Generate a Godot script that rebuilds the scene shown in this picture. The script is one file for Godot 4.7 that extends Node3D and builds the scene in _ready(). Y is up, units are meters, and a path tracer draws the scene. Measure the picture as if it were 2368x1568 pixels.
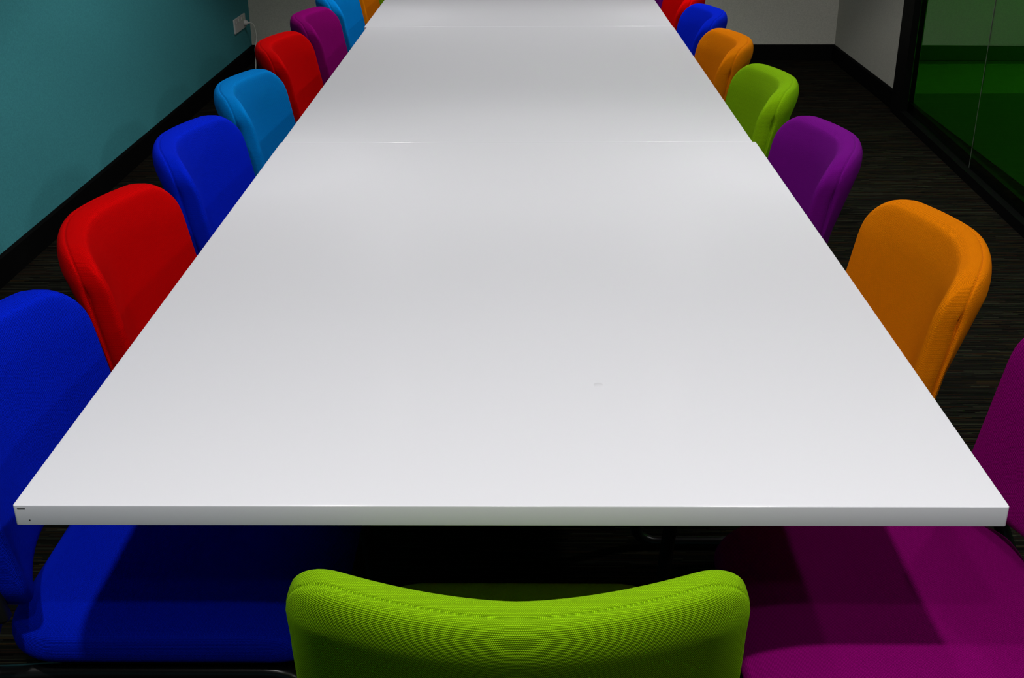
extends Node3D

const TABLE_TOP := 0.73
const CEILING := 2.55

var taken := {}
var M := {}
var back_mesh: ArrayMesh
var back_seam_mesh: ArrayMesh
var seat_mesh: ArrayMesh
var pan_mesh: ArrayMesh
var frame_mesh: ArrayMesh
var bracket_mesh: ArrayMesh


func _ready() -> void:
	# ---------------------------------------------------------------- camera
	var cam := Camera3D.new()
	cam.name = "camera"
	cam.position = Vector3(0.0216, 1.49, 1.1977)
	cam.basis = Basis.from_euler(Vector3(-0.4234, 0.0129, -0.0055))
	cam.fov = rad_to_deg(2.0 * atan(784.0 / 2706.0))
	cam.near = 0.05
	cam.far = 60.0
	cam.current = true
	add_child(cam)

	# ---------------------------------------------------------------- surroundings and exposure
	var we := WorldEnvironment.new()
	we.name = "world_environment"
	var e := Environment.new()
	e.background_mode = Environment.BG_COLOR
	e.background_color = Color(0.0, 0.0, 0.0)
	e.tonemap_mode = Environment.TONE_MAPPER_LINEAR
	e.tonemap_exposure = 1.0
	e.sdfgi_enabled = true
	e.ssao_enabled = true
	e.ssil_enabled = true
	we.environment = e
	add_child(we)

	make_materials()

	# ---------------------------------------------------------------- ceiling downlights (above the frame)
	# x, z, energy, wide beam
	var lamps := [
		[0.69, 0.57, 0.92, false], [-0.60, 0.57, 0.76, false], [0.0, 1.24, 0.40, false],
		[1.84, 0.57, 0.12, true], [1.84, -1.5, 0.36, true], [1.84, -3.7, 0.40, false],
		[0.69, -1.5, 0.54, false], [-0.60, -1.5, 0.52, false], [0.69, -3.7, 0.84, false], [-0.60, -3.7, 0.80, false],
		[1.84, 1.6, 0.18, true],
	]
	for i in lamps.size():
		downlight(Vector3(lamps[i][0], CEILING, lamps[i][1]), lamps[i][2], lamps[i][3], LAMP_LABELS[i], "downlights recessed in the meeting room ceiling")
	for i in 2:
		downlight(Vector3([3.7, 3.1][i], CEILING, [-5.6, -2.4][i]), 2.6, false, ["round downlight over the far end of the corridor", "round downlight over the middle of the corridor"][i], "downlights recessed in the corridor ceiling")

	build_room()
	build_tables()
	build_chairs()
	build_outlet()
	build_display()


const LAMP_LABELS := [
	"round ceiling downlight above the near end of the table, glass wall side",
	"round ceiling downlight above the near end of the table, teal wall side",
	"round ceiling downlight above the lime green chair at the head",
	"round ceiling downlight beside the glass wall, level with the head of the table",
	"round ceiling downlight beside the glass wall, middle of its row",
	"round ceiling downlight beside the glass wall, nearest the grey end wall",
	"round ceiling downlight above the middle table, glass wall side",
	"round ceiling downlight above the middle table, teal wall side",
	"round ceiling downlight above the far table, glass wall side",
	"round ceiling downlight above the far table, teal wall side",
	"round ceiling downlight beside the glass wall, behind the head of the table",
]


# ==================================================================== helpers
func numbered(n: String) -> String:
	if not taken.has(n):
		taken[n] = 0
		return n
	taken[n] += 1
	return "%s_%03d" % [n, taken[n]]


func thing(called: String, label: String, category: String, at := Vector3.ZERO, turn := 0.0, group := "") -> Node3D:
	var o := Node3D.new()
	o.name = numbered(called)
	add_child(o)
	o.position = at
	o.rotation.y = turn
	o.set_meta("label", label)
	o.set_meta("category", category)
	if group:
		o.set_meta("group", group)
	return o


func part(called: String, mesh: Mesh, m: Material, parent: Node, at := Vector3.ZERO) -> MeshInstance3D:
	var o := MeshInstance3D.new()
	o.name = called
	o.mesh = mesh
	o.material_override = m
	o.position = at
	o.cast_shadow = GeometryInstance3D.SHADOW_CASTING_SETTING_ON
	parent.add_child(o, true)
	return o


func struct(called: String, mesh: Mesh, m: Material, at := Vector3.ZERO, turn := 0.0) -> MeshInstance3D:
	var o := part(called, mesh, m, self, at)
	o.rotation.y = turn
	o.set_meta("kind", "structure")
	return o


func box(x: float, y: float, z: float) -> BoxMesh:
	var b := BoxMesh.new()
	b.size = Vector3(x, y, z)
	return b


func mat(c: Color, rough: float, spec := 0.5, metal := 0.0) -> StandardMaterial3D:
	# c holds linear base colours
	var m := StandardMaterial3D.new()
	m.albedo_color = c.linear_to_srgb()
	m.roughness = rough
	m.metallic_specular = spec
	m.metallic = metal
	return m


# closed surface through a stack of closed loops of equal length, both ends capped
func loft(loops: Array, caps := true) -> ArrayMesh:
	var v := PackedVector3Array()
	var idx := PackedInt32Array()
	var n: int = loops[0].size()
	for l in loops:
		v.append_array(l)
	for j in loops.size() - 1:
		for i in n:
			var a := j * n + i
			var b := j * n + (i + 1) % n
			var c := a + n
			var d := b + n
			idx.append_array([a, b, c, b, d, c])
	for end in (2 if caps else 0):
		var first: int = 0 if end == 0 else (loops.size() - 1) * n
		var mid := Vector3.ZERO
		for i in n:
			mid += v[first + i]
		v.append(mid / n)
		var k := v.size() - 1
		for i in n:
			if end == 0:
				idx.append_array([first + (i + 1) % n, first + i, k])
			else:
				idx.append_array([first + i, first + (i + 1) % n, k])
	return closed(v, idx)


func closed(v: PackedVector3Array, idx: PackedInt32Array) -> ArrayMesh:
	var vol := 0.0
	for t in range(0, idx.size(), 3):
		vol += v[idx[t]].dot(v[idx[t + 1]].cross(v[idx[t + 2]]))
	if vol > 0.0:
		for t in range(0, idx.size(), 3):
			var s := idx[t]
			idx[t] = idx[t + 1]
			idx[t + 1] = s
	var st := SurfaceTool.new()
	st.begin(Mesh.PRIMITIVE_TRIANGLES)
	st.set_smooth_group(0)
	for p in v:
		st.add_vertex(p)
	for i in idx:
		st.add_index(i)
	st.generate_normals()
	return st.commit()


# rounded rectangle in the plane, same point count for every size
func rounded(hw: float, hh: float, r: float, nc: int, nx: int, ny: int) -> PackedVector2Array:
	var out := PackedVector2Array()
	var cx := [hw - r, -(hw - r), -(hw - r), hw - r]
	var cy := [hh - r, hh - r, -(hh - r), -(hh - r)]
	for q in 4:
		for i in nc + 1:
			var a := PI / 2.0 * (q + float(i) / nc)
			out.append(Vector2(cx[q] + r * cos(a), cy[q] + r * sin(a)))
		var p := out[out.size() - 1]
		var q2 := (q + 1) % 4
		var a2 := PI / 2.0 * (q + 1)
		var nxt := Vector2(cx[q2] + r * cos(a2), cy[q2] + r * sin(a2))
		var steps: int = nx if q % 2 == 0 else ny
		for i in range(1, steps):
			out.append(p.lerp(nxt, float(i) / steps))
	return out


# slab with rounded plan corners and eased top and bottom edges; y from 0 to h
func slab(w: float, d: float, h: float, rc: float, re: float, bottom_re := -1.0) -> ArrayMesh:
	var rb := re if bottom_re < 0.0 else bottom_re
	var loops := []
	var prof := []
	var flat := minf(0.004, 0.15 * minf(w, d))
	prof.append([rb + flat, 0.0])
	for i in 5:
		var a := PI / 2.0 * i / 4.0
		prof.append([rb * (1.0 - sin(a)), rb * (1.0 - cos(a))])
	for i in 5:
		var a := PI / 2.0 * i / 4.0
		prof.append([re * (1.0 - cos(a)), h - re * (1.0 - sin(a))])
	prof.append([re + flat, h])
	for p in prof:
		var l := PackedVector3Array()
		var inset: float = p[0]
		for q in rounded(w / 2.0 - inset, d / 2.0 - inset, maxf(rc - inset, 0.0008), 4, 2, 2):
			l.append(Vector3(q.x, p[1], q.y))
		loops.append(l)
	return loft(loops)


func lathe(prof: Array, n := 24) -> ArrayMesh:
	var loops := []
	for p in prof:
		var l := PackedVector3Array()
		for i in n:
			var a := TAU * i / n
			l.append(Vector3(p[0] * cos(a), p[1], p[0] * sin(a)))
		loops.append(l)
	return loft(loops)


# profile whose last ring is joined back to its first one: a ring-shaped body
func lathe_open(prof: Array, n := 24) -> ArrayMesh:
	var loops := []
	for p in prof + [prof[0]]:
		var l := PackedVector3Array()
		for i in n:
			var a := TAU * i / n
			l.append(Vector3(p[0] * cos(a), p[1], p[0] * sin(a)))
		loops.append(l)
	return loft(loops, false)


# round the corners of a polyline
func bends(pts: Array, r: float, n := 6) -> PackedVector3Array:
	var out := PackedVector3Array()
	out.append(pts[0])
	for i in range(1, pts.size() - 1):
		var p: Vector3 = pts[i]
		var a: Vector3 = (pts[i - 1] - p)
		var b: Vector3 = (pts[i + 1] - p)
		var k := minf(r, 0.45 * minf(a.length(), b.length()))
		var s := p + a.normalized() * k
		var t := p + b.normalized() * k
		for j in n + 1:
			var f := float(j) / n
			out.append(s.lerp(p, f).lerp(p.lerp(t, f), f))
	out.append(pts[pts.size() - 1])
	return out


func tube(path: PackedVector3Array, r: float, n := 10, ring := false) -> ArrayMesh:
	var v := PackedVector3Array()
	var idx := PackedInt32Array()
	var m := path.size()
	var side := Vector3.ZERO
	for i in m:
		var before := path[(i - 1 + m) % m] if ring or i > 0 else path[i]
		var after := path[(i + 1) % m] if ring or i < m - 1 else path[i]
		var t := (after - before).normalized()
		if i == 0:
			side = t.cross(Vector3(0.31, 0.9, 0.17)).normalized()
		side = (side - t * side.dot(t)).normalized()
		var up := t.cross(side)
		for k in n:
			var a := TAU * k / n
			v.append(path[i] + (side * cos(a) + up * sin(a)) * r)
	var last := m if ring else m - 1
	for i in last:
		var j := (i + 1) % m
		for k in n:
			var a := i * n + k
			var b := i * n + (k + 1) % n
			var c := j * n + k
			var d := j * n + (k + 1) % n
			idx.append_array([a, b, c, b, d, c])
	if not ring:
		v.append(path[0])
		v.append(path[m - 1])
		for k in n:
			idx.append_array([(k + 1) % n, k, v.size() - 2])
			idx.append_array([(m - 1) * n + k, (m - 1) * n + (k + 1) % n, v.size() - 1])
	return closed(v, idx)


func join(meshes: Array) -> ArrayMesh:
	var st := SurfaceTool.new()
	st.begin(Mesh.PRIMITIVE_TRIANGLES)
	for m in meshes:
		st.append_from(m, 0, Transform3D.IDENTITY)
	return st.commit()


# ==================================================================== materials
func weave_images(ground: float) -> Array:
	# plain woven upholstery: raised thread crossings in staggered rows
	var n := 64
	var per := 8
	var c := Image.create(n, n, false, Image.FORMAT_RGB8)
	var h := Image.create(n, n, false, Image.FORMAT_RGB8)
	var rng := RandomNumberGenerator.new()
	rng.seed = 7
	var amp := []
	for i in per * per:
		amp.append(rng.randf_range(0.75, 1.0))
	for y in n:
		for x in n:
			var step := float(n) / per
			var row := int(y / step)
			var fx := fposmod(x / step + (0.5 if row % 2 == 1 else 0.0), per)
			var col := int(fx)
			var dx := (fx - col - 0.5) * 2.0
			var dy := (y / step - row - 0.5) * 2.0
			var k: float = clampf(1.0 - (dx * dx + dy * dy), 0.0, 1.0) * amp[row * per + col]
			var g := ground + (1.0 - ground) * k
			c.set_pixel(x, y, Color(g, g, g))
			h.set_pixel(x, y, Color(k, k, k))
	h.bump_map_to_normal_map(4.0)
	return [c, h]


func fabric(c: Color, color_tex: Texture2D, height_tex: Texture2D) -> StandardMaterial3D:
	var m := mat(c, 0.95, 0.12)
	m.albedo_texture = color_tex
	m.uv1_triplanar = true
	m.uv1_triplanar_sharpness = 8.0
	m.uv1_scale = Vector3.ONE * 70.0
	m.normal_enabled = true
	m.normal_texture = height_tex
	m.normal_scale = 0.9
	m.rim_enabled = true
	m.rim = 0.15
	m.rim_tint = 1.0
	return m


func carpet_image() -> Image:
	# loop pile laid in one direction: fine rows with short flecks of coloured yarn
	var n := 1024
	var im := Image.create(n, n, false, Image.FORMAT_RGB8)
	im.fill(Color(0.135, 0.13, 0.125))
	var rng := RandomNumberGenerator.new()
	rng.seed = 21
	var yarn := [Color(0.20, 0.20, 0.175), Color(0.27, 0.27, 0.225), Color(0.215, 0.145, 0.125), Color(0.13, 0.15, 0.14), Color(0.075, 0.07, 0.075), Color(0.24, 0.195, 0.13), Color(0.10, 0.105, 0.10)]
	for y in n:
		var g := rng.randf_range(-0.035, 0.035)
		im.fill_rect(Rect2i(0, y, n, 1), Color(0.13 + g, 0.128 + g, 0.12 + g))
	for i in 9000:
		var x := rng.randi_range(0, n - 1)
		var y := rng.randi_range(0, n - 2)
		var w := rng.randi_range(15, 110)
		var c: Color = yarn[rng.randi_range(0, yarn.size() - 1)]
		var tall := 1 if rng.randf() < 0.6 else 2
		im.fill_rect(Rect2i(x, y, w, tall), c)
		if x + w > n:
			im.fill_rect(Rect2i(0, y, x + w - n, tall), c)
	return im


func plaster_image(amount: float, sd: int) -> Image:
	var n := 256
	var im := Image.create(n, n, false, Image.FORMAT_RGB8)
	var rng := RandomNumberGenerator.new()
	rng.seed = sd
	for y in n:
		for x in n:
			var g := 1.0 - rng.randf() * amount
			im.set_pixel(x, y, Color(g, g, g))
	return im


func make_materials() -> void:
	# the lime and magenta cloth shows its dots more than the other colours
	var w := weave_images(0.62)
	var dc := ImageTexture.create_from_image(w[0])
	var wh := ImageTexture.create_from_image(w[1])
	var wc := ImageTexture.create_from_image(weave_images(0.76)[0])
	M.green = fabric(Color(0.35, 0.70, 0.006), dc, wh)
	M.blue = fabric(Color(0.0003, 0.018, 0.75), wc, wh)
	M.red = fabric(Color(0.80, 0.0005, 0.001), wc, wh)
	M.sky = fabric(Color(0.0005, 0.27, 0.82), wc, wh)
	M.magenta = fabric(Color(0.37, 0.001, 0.215), dc, wh)
	M.purple = fabric(Color(0.19, 0.004, 0.25), wc, wh)
	M.orange = fabric(Color(0.98, 0.255, 0.001), wc, wh)
	for k in ["green", "blue", "red", "sky", "magenta", "purple", "orange"]:
		var c: Color = M[k].albedo_color
		var t := mat(Color(c.r, c.g, c.b).srgb_to_linear() * 0.45, 1.0, 0.2)
		M[k + "_thread"] = t

	M.table = mat(Color(0.660, 0.655, 0.69), 0.16, 0.5)
	M.edge = mat(Color(0.70, 0.70, 0.66), 0.35, 0.5)
	M.black_metal = mat(Color(0.010, 0.010, 0.010), 0.28, 0.5)
	M.black_plastic = mat(Color(0.008, 0.008, 0.008), 0.5, 0.4)
	M.skirting = mat(Color(0.003, 0.003, 0.003), 0.7, 0.12)
	M.frame = mat(Color(0.003, 0.003, 0.003), 0.55, 0.15)
	M.scuff = mat(Color(0.02, 0.02, 0.02), 0.8, 0.3)

	M.carpet = mat(Color(0.40, 0.40, 0.35), 1.0, 0.05)
	M.carpet.albedo_texture = ImageTexture.create_from_image(carpet_image())
	M.carpet.uv1_triplanar = true
	M.carpet.uv1_world_triplanar = true
	M.carpet.uv1_scale = Vector3.ONE * 0.5

	var wall_tex := ImageTexture.create_from_image(plaster_image(0.10, 3))
	M.teal = wall_paint(Color(0.062, 0.325, 0.365), wall_tex)
	M.grey = wall_paint(Color(0.54, 0.53, 0.46), wall_tex)
	M.corridor_wall = wall_paint(Color(0.30, 0.31, 0.26), wall_tex)
	M.ceiling = wall_paint(Color(0.30, 0.30, 0.30), wall_tex)
	M.white_plastic = mat(Color(0.62, 0.60, 0.58), 0.4, 0.5)
	M.cable = mat(Color(0.60, 0.58, 0.52), 0.5, 0.4)
	M.lamp_trim = mat(Color(0.8, 0.8, 0.8), 0.4)
	var g := mat(Color(0.9, 0.9, 0.9), 0.5)
	g.emission_enabled = true
	g.emission = Color(1.0, 0.97, 0.92)
	g.emission_energy_multiplier = 2.0
	M.lamp = g
	var gl := StandardMaterial3D.new()
	gl.albedo_color = Color(0.030, 0.38, 0.008, 0.0).linear_to_srgb()
	gl.albedo_color.a = 0.0
	gl.roughness = 0.0
	gl.metallic_specular = 0.33
	gl.transparency = BaseMaterial3D.TRANSPARENCY_ALPHA
	gl.refraction_enabled = true
	gl.refraction_scale = 0.05
	M.green_glass = gl
	M.pale_floor = mat(Color(0.10, 0.10, 0.06), 0.8, 0.3)
	M.corridor_carpet = mat(Color(0.040, 0.05, 0.035), 0.95, 0.2)
	M.dark_screen = mat(Color(0.006, 0.006, 0.007), 0.25, 0.4)
	M.smudge = mat(Color(0.62, 0.615, 0.645), 0.2, 0.5)
	M.corridor_skirting = mat(Color(0.10, 0.10, 0.09), 0.6, 0.2)
	M.seal = mat(Color(0.10, 0.11, 0.09), 0.5)


func wall_paint(c: Color, t: Texture2D) -> StandardMaterial3D:
	var m := mat(c, 0.8, 0.3)
	m.albedo_texture = t
	m.uv1_triplanar = true
	m.uv1_world_triplanar = true
	m.uv1_scale = Vector3.ONE * 1.2
	return m


# ==================================================================== lamps
func downlight(at: Vector3, energy: float, wide: bool, label: String, group: String) -> void:
	var t := thing("ceiling_downlight", label, "light", at, 0.0, group)
	# short surface-mounted can, open below; narrow ones have the diffuser set back inside
	var low := -0.074 if wide else -0.040
	part("housing", lathe_open([[0.066, 0.0], [0.066, -0.076], [0.064, -0.078], [0.062, -0.076], [0.062, -0.004]], 28), M.lamp_trim, t)
	part("diffuser", lathe([[0.01, low + 0.006], [0.060, low + 0.006], [0.060, low], [0.01, low]], 28), M.lamp, t)
	var s := SpotLight3D.new()
	s.name = "lamp_light"
	s.light_color = Color(1.0, 0.995, 0.99)
	s.light_energy = energy * 3.0
	s.light_size = 0.05
	s.spot_angle = 74.0 if wide else 60.5
	s.spot_angle_attenuation = 0.15
	s.spot_range = 14.0
	s.spot_attenuation = 2.0
	s.shadow_enabled = true
	s.position = Vector3(0, low - (0.014 if wide else 0.006), 0)
	s.rotation.x = -PI / 2.0
	t.add_child(s)


# ==================================================================== room
func wall_between(called: String, a: Vector2, b: Vector2, y0: float, y1: float, thick: float, m: Material) -> MeshInstance3D:
	# a -> b is the visible face; the thickness lies on the left of the walking direction
	var d := b - a
	var n := Vector2(d.y, -d.x).normalized()
	var c := (a + b) / 2.0 + n * thick / 2.0
	var o := struct(called, box(d.length(), y1 - y0, thick), m, Vector3(c.x, (y0 + y1) / 2.0, c.y))
	o.rotation.y = -atan2(d.y, d.x)
	return o


const BL := Vector2(-1.779, -6.60)
const BR := Vector2(2.03, -6.55)
const FL := Vector2(-1.829, 3.2)
const POST := Vector2(2.028, -5.12)
const MEET := Vector2(1.94, -2.90)
const FR := Vector2(1.99, 3.2)


func build_room() -> void:
	struct("floor", box(9.0, 0.1, 11.5), M.carpet, Vector3(1.0, -0.05, -1.9))
	struct("ceiling", box(9.0, 0.1, 11.5), M.ceiling, Vector3(1.0, CEILING + 0.05, -1.9))
	wall_between("wall_left", FL, BL, 0.0, CEILING, 0.12, M.teal)
	wall_between("wall_back", BL + Vector2(-0.12, 0), BR, 0.0, CEILING, 0.12, M.grey)
	wall_between("wall_right", BR, POST, 0.0, CEILING, 0.10, M.grey)
	wall_between("wall_front", FR + Vector2(0.1, 0), FL + Vector2(-0.12, 0), 0.0, CEILING, 0.12, M.teal)
	# skirting boards with a small bevel on top
	skirting("baseboard_left", FL, BL)
	skirting("baseboard_back", BL, BR)
	skirting("baseboard_right", BR, POST)

	# corridor on the far side of the glass
	wall_between("wall_corridor_back", BR + Vector2(0.10, 0), Vector2(4.6, -6.5), 0.0, CEILING, 0.12, M.corridor_wall)
	wall_between("wall_corridor_side", Vector2(4.5, -6.5), Vector2(4.5, 3.2), 0.0, CEILING, 0.12, M.corridor_wall)
	wall_between("wall_corridor_front", Vector2(4.5, 3.2), Vector2(1.8, 3.2), 0.0, CEILING, 0.12, M.corridor_wall)
	struct("floor_corridor", box(2.30, 0.004, 0.86), M.pale_floor, Vector3(3.33, 0.0021, -5.95))
	struct("floor_corridor_carpet", box(2.30, 0.003, 9.6), M.corridor_carpet, Vector3(3.33, 0.0016, -1.68))
	skirting("baseboard_corridor", BR + Vector2(0.10, 0), Vector2(4.5, -6.5), M.corridor_skirting)

	partition("window_1", "green glass partition in a black frame, ending at the grey wall", POST, MEET, 0.20, [1.27])
	partition("window_2", "green glass partition in a black frame beside the head of the table", MEET, FR, 0.05, [1.5, 3.0, 4.5])


# green glass between black rails; joints are measured from a
func partition(called: String, label: String, a: Vector2, b: Vector2, post: float, joints: Array) -> void:
	var d := b - a
	var root := Node3D.new()
	root.name = called
	root.set_meta("kind", "structure")
	root.set_meta("label", label)
	add_child(root)
	root.position = Vector3(a.x, 0, a.y)
	root.rotation.y = -atan2(d.y, d.x)
	var len := d.length()
	# local x runs along the partition towards the camera, local -z is the corridor side
	part("frame_post", box(post, CEILING, 0.07), M.frame, root, Vector3(post / 2.0, CEILING / 2.0, -0.005))
	part("frame_post", box(0.05, CEILING, 0.07), M.frame, root, Vector3(len - 0.025, CEILING / 2.0, -0.005))
	var run := len - post - 0.05
	var mid := post + run / 2.0
	part("bottom_rail", box(run, 0.045, 0.07), M.frame, root, Vector3(mid, 0.0225, -0.005))
	part("rail_upstand", box(run, 0.045, 0.02), M.frame, root, Vector3(mid, 0.0676, -0.030))
	part("top_rail", box(run, 0.06, 0.07), M.frame, root, Vector3(mid, CEILING - 0.03, -0.005))
	var ends := [post] + joints + [len - 0.05]
	var h := CEILING - 0.106
	for k in ends.size() - 1:
		part("glass_pane", box(ends[k + 1] - ends[k] - 0.005, h, 0.010), M.green_glass, root, Vector3((ends[k] + ends[k + 1]) / 2.0, 0.0455 + h / 2.0, -0.008))
	for x in joints:
		part("joint_seal", box(0.004, h, 0.012), M.seal, root, Vector3(x, 0.0455 + h / 2.0, -0.008))


func skirting(called: String, a: Vector2, b: Vector2, m: Material = M.skirting) -> void:
	var d := b - a
	var n := -Vector2(d.y, -d.x).normalized()
	var dir := Vector3(d.x, 0, d.y).normalized()
	var nn := Vector3(n.x, 0, n.y)
	var prof := [Vector2(0, 0), Vector2(0.014, 0), Vector2(0.014, 0.094), Vector2(0.008, 0.100), Vector2(0, 0.100)]
	var st := SurfaceTool.new()
	st.begin(Mesh.PRIMITIVE_TRIANGLES)
	st.set_smooth_group(-1)
	var ends := [Vector3(a.x, 0, a.y), Vector3(b.x, 0, b.y)]
	var c := []
	for e in ends:
		for p in prof:
			c.append(e + nn * p.x + Vector3(0, p.y, 0))
	var k := prof.size()
	var tri := []
	for i in k:
		var j := (i + 1) % k
		tri.append_array([c[i], c[j], c[k + i], c[j], c[k + j], c[k + i]])
	for i in range(1, k - 1):
		tri.append_array([c[0], c[i + 1], c[i], c[k], c[k + i], c[k + i + 1]])
	var vol := 0.0
	for t in range(0, tri.size(), 3):
		vol += tri[t].dot(tri[t + 1].cross(tri[t + 2]))
	for t in range(0, tri.size(), 3):
		if vol > 0.0:
			st.add_vertex(tri[t + 1]); st.add_vertex(tri[t]); st.add_vertex(tri[t + 2])
		else:
			st.add_vertex(tri[t]); st.add_vertex(tri[t + 1]); st.add_vertex(tri[t + 2])
	st.generate_normals()
	struct(called, st.commit(), m)


# ==================================================================== tables
func build_tables() -> void:
	var rows := [
		# x, width, z of the near edge, length, place of the pedestal, label
		[0.001, 1.198, 0.0, 1.6968, -0.35, "white meeting table nearest the camera, at the head of the run"],
		[-0.002, 1.188, -1.697, 1.7408, 0.137, "white meeting table in the middle of the run, butted between two others"],
		[-0.008, 1.196, -3.438, 1.75, 0.14, "white meeting table at the far end of the run, near the grey wall"],
	]
	for r in rows:
		var t := thing("meeting_table", r[5], "table", Vector3(r[0], 0, r[2] - r[3] / 2.0), 0.0, "white tables pushed end to end")
		var top := part("tabletop", slab(r[1], r[3], 0.028, 0.003, 0.0011, 0.001), M.table, t, Vector3(0, TABLE_TOP - 0.028, 0))
		if r[2] == 0.0:
			# chipped edge by the corner, and a faint round smudge
			part("edge_chip", box(0.0095, 0.0014, 0.0006), M.scuff, top, Vector3(-r[1] / 2.0 + 0.010, 0.0235, r[3] / 2.0))
			part("edge_speck", box(0.0014, 0.0013, 0.0006), M.scuff, top, Vector3(-r[1] / 2.0 + 0.018, 0.0075, r[3] / 2.0))
			part("smudge", lathe([[0.001, 0.0], [0.0068, 0.0], [0.0067, 0.00004], [0.001, 0.00004]], 20), M.smudge, top, Vector3(0.126, 0.028, r[3] / 2.0 - 0.326))
		for s in [-1.0, 1.0]:
			part("post", slab(0.06, 0.06, TABLE_TOP - 0.028 - 0.03, 0.008, 0.002), M.black_metal, t, Vector3(0.235 * s, 0.0298, r[4]))
			part("foot", slab(0.20, 0.075, 0.030, 0.012, 0.006), M.black_metal, t, Vector3(0.115 * s, 0.0, r[4]))
			part("rail", slab(0.04, r[3] - 0.24, 0.04, 0.004, 0.002), M.black_metal, t, Vector3(0.235 * s, TABLE_TOP - 0.028 - 0.0398, 0))


# ==================================================================== chairs
const HW := 0.238
const BACK_TOP := 0.805
const BACK_LOW := 0.487
const LEAN := 0.19


func back_point(q: Vector2, off: float) -> Vector3:
	# q: across / up from the middle of the backrest; off: forward is negative
	var y := (BACK_TOP + BACK_LOW) / 2.0 + q.y
	var bend := -0.078 * pow(clampf(absf(q.x) / HW, 0.0, 1.0), 1.7)
	if off < 0.0:
		# the front rolls back gently towards the top edge
		off += 0.012 * (1.0 - smoothstep(0.0, 0.085, BACK_TOP - y)) * smoothstep(0.0, 0.02, -off)
	if off > -0.001 and off < 0.03:
		# pinched crease along the sides, deepest just below the top corners
		var drop := BACK_TOP - y
		var pinch := exp(-pow((drop - 0.082) / 0.016, 2.0))
		var line := exp(-pow((off - 0.0114) / 0.0035, 2.0))
		q.x -= signf(q.x) * smoothstep(0.19, 0.225, absf(q.x)) * (0.005 * line * smoothstep(0.05, 0.08, drop) + 0.007 * pinch * exp(-pow((off - 0.0125) / 0.005, 2.0)))
	if off > 0.012:
		# the rear cover is drawn in towards the bottom
		off -= minf(0.020, 0.14 * maxf(0.0, BACK_TOP - 0.05 - y)) * smoothstep(0.0132, 0.037, off)
	return Vector3(q.x, y, 0.364 + bend + off + (y - BACK_TOP) * LEAN)


func make_chair_meshes() -> void:
	var hh := (BACK_TOP - BACK_LOW) / 2.0
	var rc := 0.062
	# inset from the outline, offset from the middle surface
	var prof := []
	var rf := 0.020
	for d in [0.155, 0.145, 0.135, 0.12, 0.105, 0.09, 0.075, 0.062, 0.05, 0.04, 0.03]:
		prof.append([d, -0.038 + 0.004 * smoothstep(0.02, 0.09, d)])
	for i in 10:
		var a := PI / 2.0 * (1.0 - i / 9.0)
		prof.append([rf * (1.0 - cos(a)), -0.018 - rf * sin(a)])
	prof.append([0.0, -0.006])
	prof.append([0.0, 0.006])
	prof.append([0.0008, 0.0096])
	prof.append([0.0036, 0.0114])
	prof.append([0.0010, 0.0132])
	for i in range(1, 11):
		var a := PI / 2.0 * i / 10.0
		prof.append([0.001 + 0.046 * (1.0 - cos(a)), 0.0132 + 0.024 * sin(a)])
	for d in [0.06, 0.08, 0.10, 0.12, 0.14, 0.155]:
		prof.append([d, 0.0372])
	var loops := []
	var seam := PackedVector3Array()
	for p in prof:
		var l := PackedVector3Array()
		var inset: float = p[0]
		# the last ring at either side folds onto the middle line, which closes the surface
		var shrink := inset if inset < 0.15 else hh - 0.0005
		for q in rounded(HW - shrink, hh - shrink, clampf(rc - shrink, 0.0004, rc), 10, 30, 16):
			l.append(back_point(q if inset < 0.15 else Vector2(q.x, 0.0), p[1]))
		loops.append(l)
		if is_equal_approx(p[1], 0.0114):
			seam = l
	back_mesh = loft(loops, false)
	back_seam_mesh = tube(seam, 0.0012, 6, true)

	# seat cushion: rounded square, domed, rolled edges
	loops = []
	for p in [[0.19, 0.0], [0.15, 0.0], [0.10, 0.0], [0.03, 0.0], [0.015, 0.002], [0.006, 0.008], [0.001, 0.018], [0.0, 0.030], [0.001, 0.042], [0.005, 0.054], [0.012, 0.064], [0.022, 0.072], [0.036, 0.077], [0.055, 0.080], [0.08, 0.081], [0.12, 0.080], [0.15, 0.078], [0.19, 0.077]]:
		var l := PackedVector3Array()
		var inset: float = p[0]
		for q in rounded(0.226 - inset, 0.236 - inset, maxf(0.085 - inset, 0.008), 10, 14, 14):
			var y: float = 0.400 + p[1] * 0.78
			y -= 0.020 * smoothstep(0.12, 0.246, -q.y) * (p[1] / 0.08)
			l.append(Vector3(q.x, y, q.y + 0.038))
		loops.append(l)
	seat_mesh = loft(loops)
	pan_mesh = slab(0.40, 0.42, 0.016, 0.07, 0.005)
	# bent tube frame: back upright, seat rail, front leg, floor runner
	var tubes := []
	for s in [-1.0, 1.0]:
		tubes.append(tube(bends([Vector3(0.238 * s, 0.50, 0.252), Vector3(0.232 * s, 0.415, 0.285), Vector3(0.205 * s, 0.371, 0.30), Vector3(0.196 * s, 0.371, 0.20), Vector3(0.196 * s, 0.371, -0.155), Vector3(0.196 * s, 0.0125, -0.185), Vector3(0.196 * s, 0.0125, 0.28), Vector3(0.0, 0.0125, 0.28)], 0.06), 0.0125))
	tubes.append(tube(PackedVector3Array([Vector3(-0.196, 0.371, -0.08), Vector3(0.196, 0.371, -0.08)]), 0.010))
	tubes.append(tube(PackedVector3Array([Vector3(-0.196, 0.371, 0.17), Vector3(0.196, 0.371, 0.17)]), 0.010))
	frame_mesh = join(tubes)
	# moulded bracket screwed to the side of the backrest
	bracket_mesh = slab(0.022, 0.036, 0.085, 0.008, 0.006)


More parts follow.
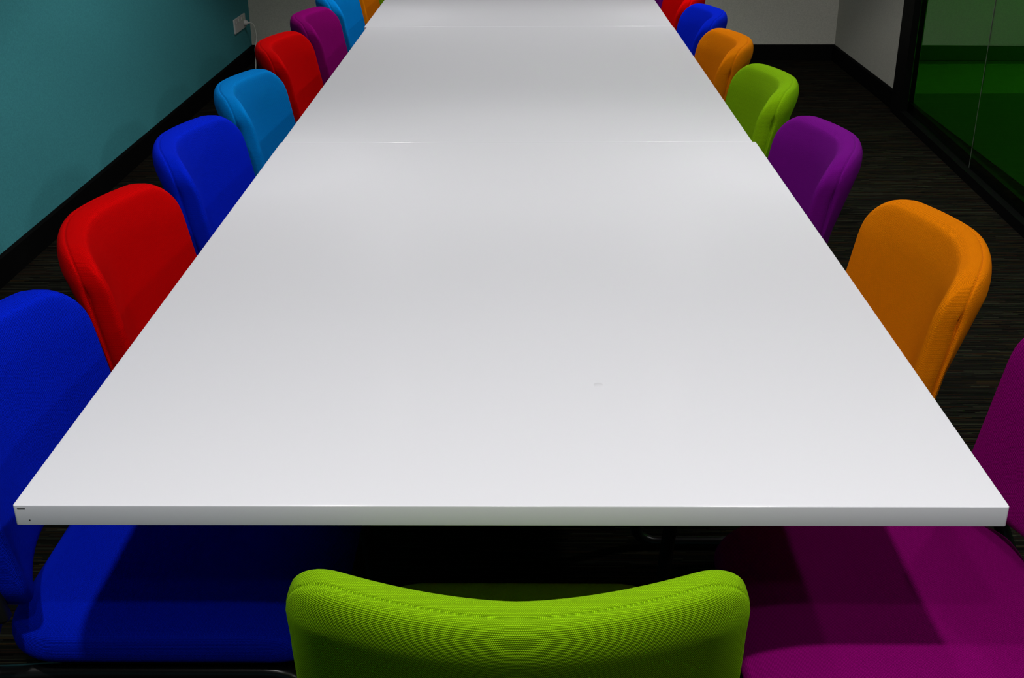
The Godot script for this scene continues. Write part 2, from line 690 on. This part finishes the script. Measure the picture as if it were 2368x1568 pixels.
func chair(colour: String, label: String, at: Vector2, turn: float) -> void:
	var t := thing("meeting_chair", label, "chair", Vector3(at.x, 0, at.y), turn, "upholstered chairs around the white tables")
	var b := part("backrest", back_mesh, M[colour], t)
	part("seam", back_seam_mesh, M[colour + "_thread"], b)
	var s := part("seat", seat_mesh, M[colour], t)
	part("seat_pan", pan_mesh, M.black_plastic, s, Vector3(0, 0.3838, 0.045))
	part("frame", frame_mesh, M.black_metal, t)
	for k in [-1.0, 1.0]:
		var br := part("back_bracket", bracket_mesh, M.black_plastic, t, Vector3(0.238 * k, 0.490, 0.247))
		br.rotation.x = atan(LEAN)


func build_chairs() -> void:
	make_chair_meshes()
	var left := -PI / 2.0
	var right := PI / 2.0
	chair("green", "lime green chair at the head of the table, seen from behind", Vector2(0.013, -0.065), 0.0)
	var a := [
		["blue", "royal blue chair nearest the camera on the teal wall side", -0.447, -0.325],
		["red", "bright red chair between two royal blue chairs on the teal wall side", -0.455, -0.907],
		["blue", "royal blue chair between a red and a sky blue chair", -0.453, -1.495],
		["sky", "sky blue chair between a royal blue and a red chair", -0.453, -2.072],
		["red", "red chair between a sky blue and a magenta chair", -0.477, -2.722],
		["magenta", "magenta chair between a red and a sky blue chair, teal wall side", -0.465, -3.282],
		["sky", "sky blue chair between a magenta and an orange chair", -0.465, -3.86],
		["orange", "orange chair on the teal wall side, beyond the farther sky blue chair", -0.465, -4.44],
		["green", "green chair at the far end on the teal wall side", -0.465, -5.02],
	]
	for c in a:
		chair(c[0], c[1], Vector2(c[2], c[3]), left)
	var b := [
		["magenta", "magenta chair nearest the camera on the glass wall side", 0.515, -0.19],
		["orange", "orange chair nearest the camera, alone beside the glass wall aisle", 0.443, -0.790],
		["purple", "violet chair between an orange and a lime green chair", 0.402, -1.475],
		["green", "lime green chair between a violet and an orange chair", 0.397, -2.130],
		["orange", "orange chair between a lime green and a royal blue chair", 0.381, -2.755],
		["blue", "royal blue chair on the glass wall side, beyond an orange one", 0.385, -3.325],
		["red", "red chair on the glass wall side, beyond a royal blue one", 0.385, -3.90],
		["purple", "violet chair at the far end on the glass wall side", 0.385, -4.47],
	]
	for c in b:
		chair(c[0], c[1], Vector2(c[2], c[3]), right)


# ==================================================================== wall outlet
func build_outlet() -> void:
	var d := BL - FL
	var dir := Vector3(d.x, 0, d.y).normalized()
	var z := -6.30
	var x := BL.x + (z - BL.y) / (FL.y - BL.y) * (FL.x - BL.x)
	var t := thing("wall_outlet", "white power outlet plate low on the teal wall near the corner", "outlet", Vector3(x, 0.285, z))
	t.rotation.y = -atan2(dir.z, dir.x)
	# local x runs along the wall to the corner, local +z faces the room
	var plate := slab(0.29, 0.088, 0.010, 0.006, 0.003)
	var p := part("plate", plate, M.white_plastic, t)
	p.rotation.x = PI / 2.0
	for i in 4:
		var s := part("switch", slab(0.012, 0.020, 0.004, 0.002, 0.001), M.white_plastic, t, Vector3(-0.105 + 0.07 * i, 0.024, 0.0098))
		s.rotation.x = PI / 2.0
	var plug := thing("power_plug", "white plug with a cable pushed into the wall outlet", "plug", Vector3(x, 0.285, z))
	plug.rotation.y = t.rotation.y
	var body := part("body", lathe([[0.019, 0.0], [0.020, 0.003], [0.018, 0.014], [0.011, 0.022], [0.006, 0.026], [0.005, 0.036]], 18), M.white_plastic, plug, Vector3(0.105, -0.012, 0.0102))
	body.rotation.x = PI / 2.0
	var cable := PackedVector3Array()
	var c := Curve3D.new()
	c.add_point(Vector3(0.105, -0.012, 0.044), Vector3.ZERO, Vector3(0, 0, 0.028))
	c.add_point(Vector3(0.10, -0.085, 0.080), Vector3(0, 0.04, -0.004), Vector3(0, -0.04, 0.004))
	c.add_point(Vector3(0.06, -0.19, 0.072), Vector3(0.0, 0.045, 0.0), Vector3(0, -0.03, 0))
	c.add_point(Vector3(0.0, -0.2812, 0.08), Vector3(0.02, 0.03, 0.0), Vector3(-0.05, 0, 0))
	c.add_point(Vector3(-0.35, -0.2812, 0.14), Vector3(0.1, 0, 0), Vector3.ZERO)
	for q in c.tessellate(5, 3.0):
		cable.append(q)
	part("cable", tube(cable, 0.0032, 8), M.cable, plug)


# ==================================================================== display on the end wall, above the frame: the tabletop mirrors its dark face
func build_display() -> void:
	var d := BR - BL
	var x := -0.15
	var z := BL.y + (x - BL.x) / d.x * d.y
	var t := thing("wall_display", "large black display switched off, mounted on the grey end wall", "display", Vector3(x, 1.20, z))
	t.rotation.y = -atan2(d.y, d.x)
	var body := part("body", slab(1.90, 1.06, 0.045, 0.010, 0.006), M.black_plastic, t, Vector3(0, 0.05, 0.012))
	body.rotation.x = PI / 2.0
	part("screen", box(1.86, 1.02, 0.002), M.dark_screen, t, Vector3(0, 0.05, 0.0578))
	for k in [-0.5, 0.5]:
		part("wall_mount", box(0.08, 0.40, 0.013), M.black_metal, t, Vector3(k, 0.05, 0.0064))
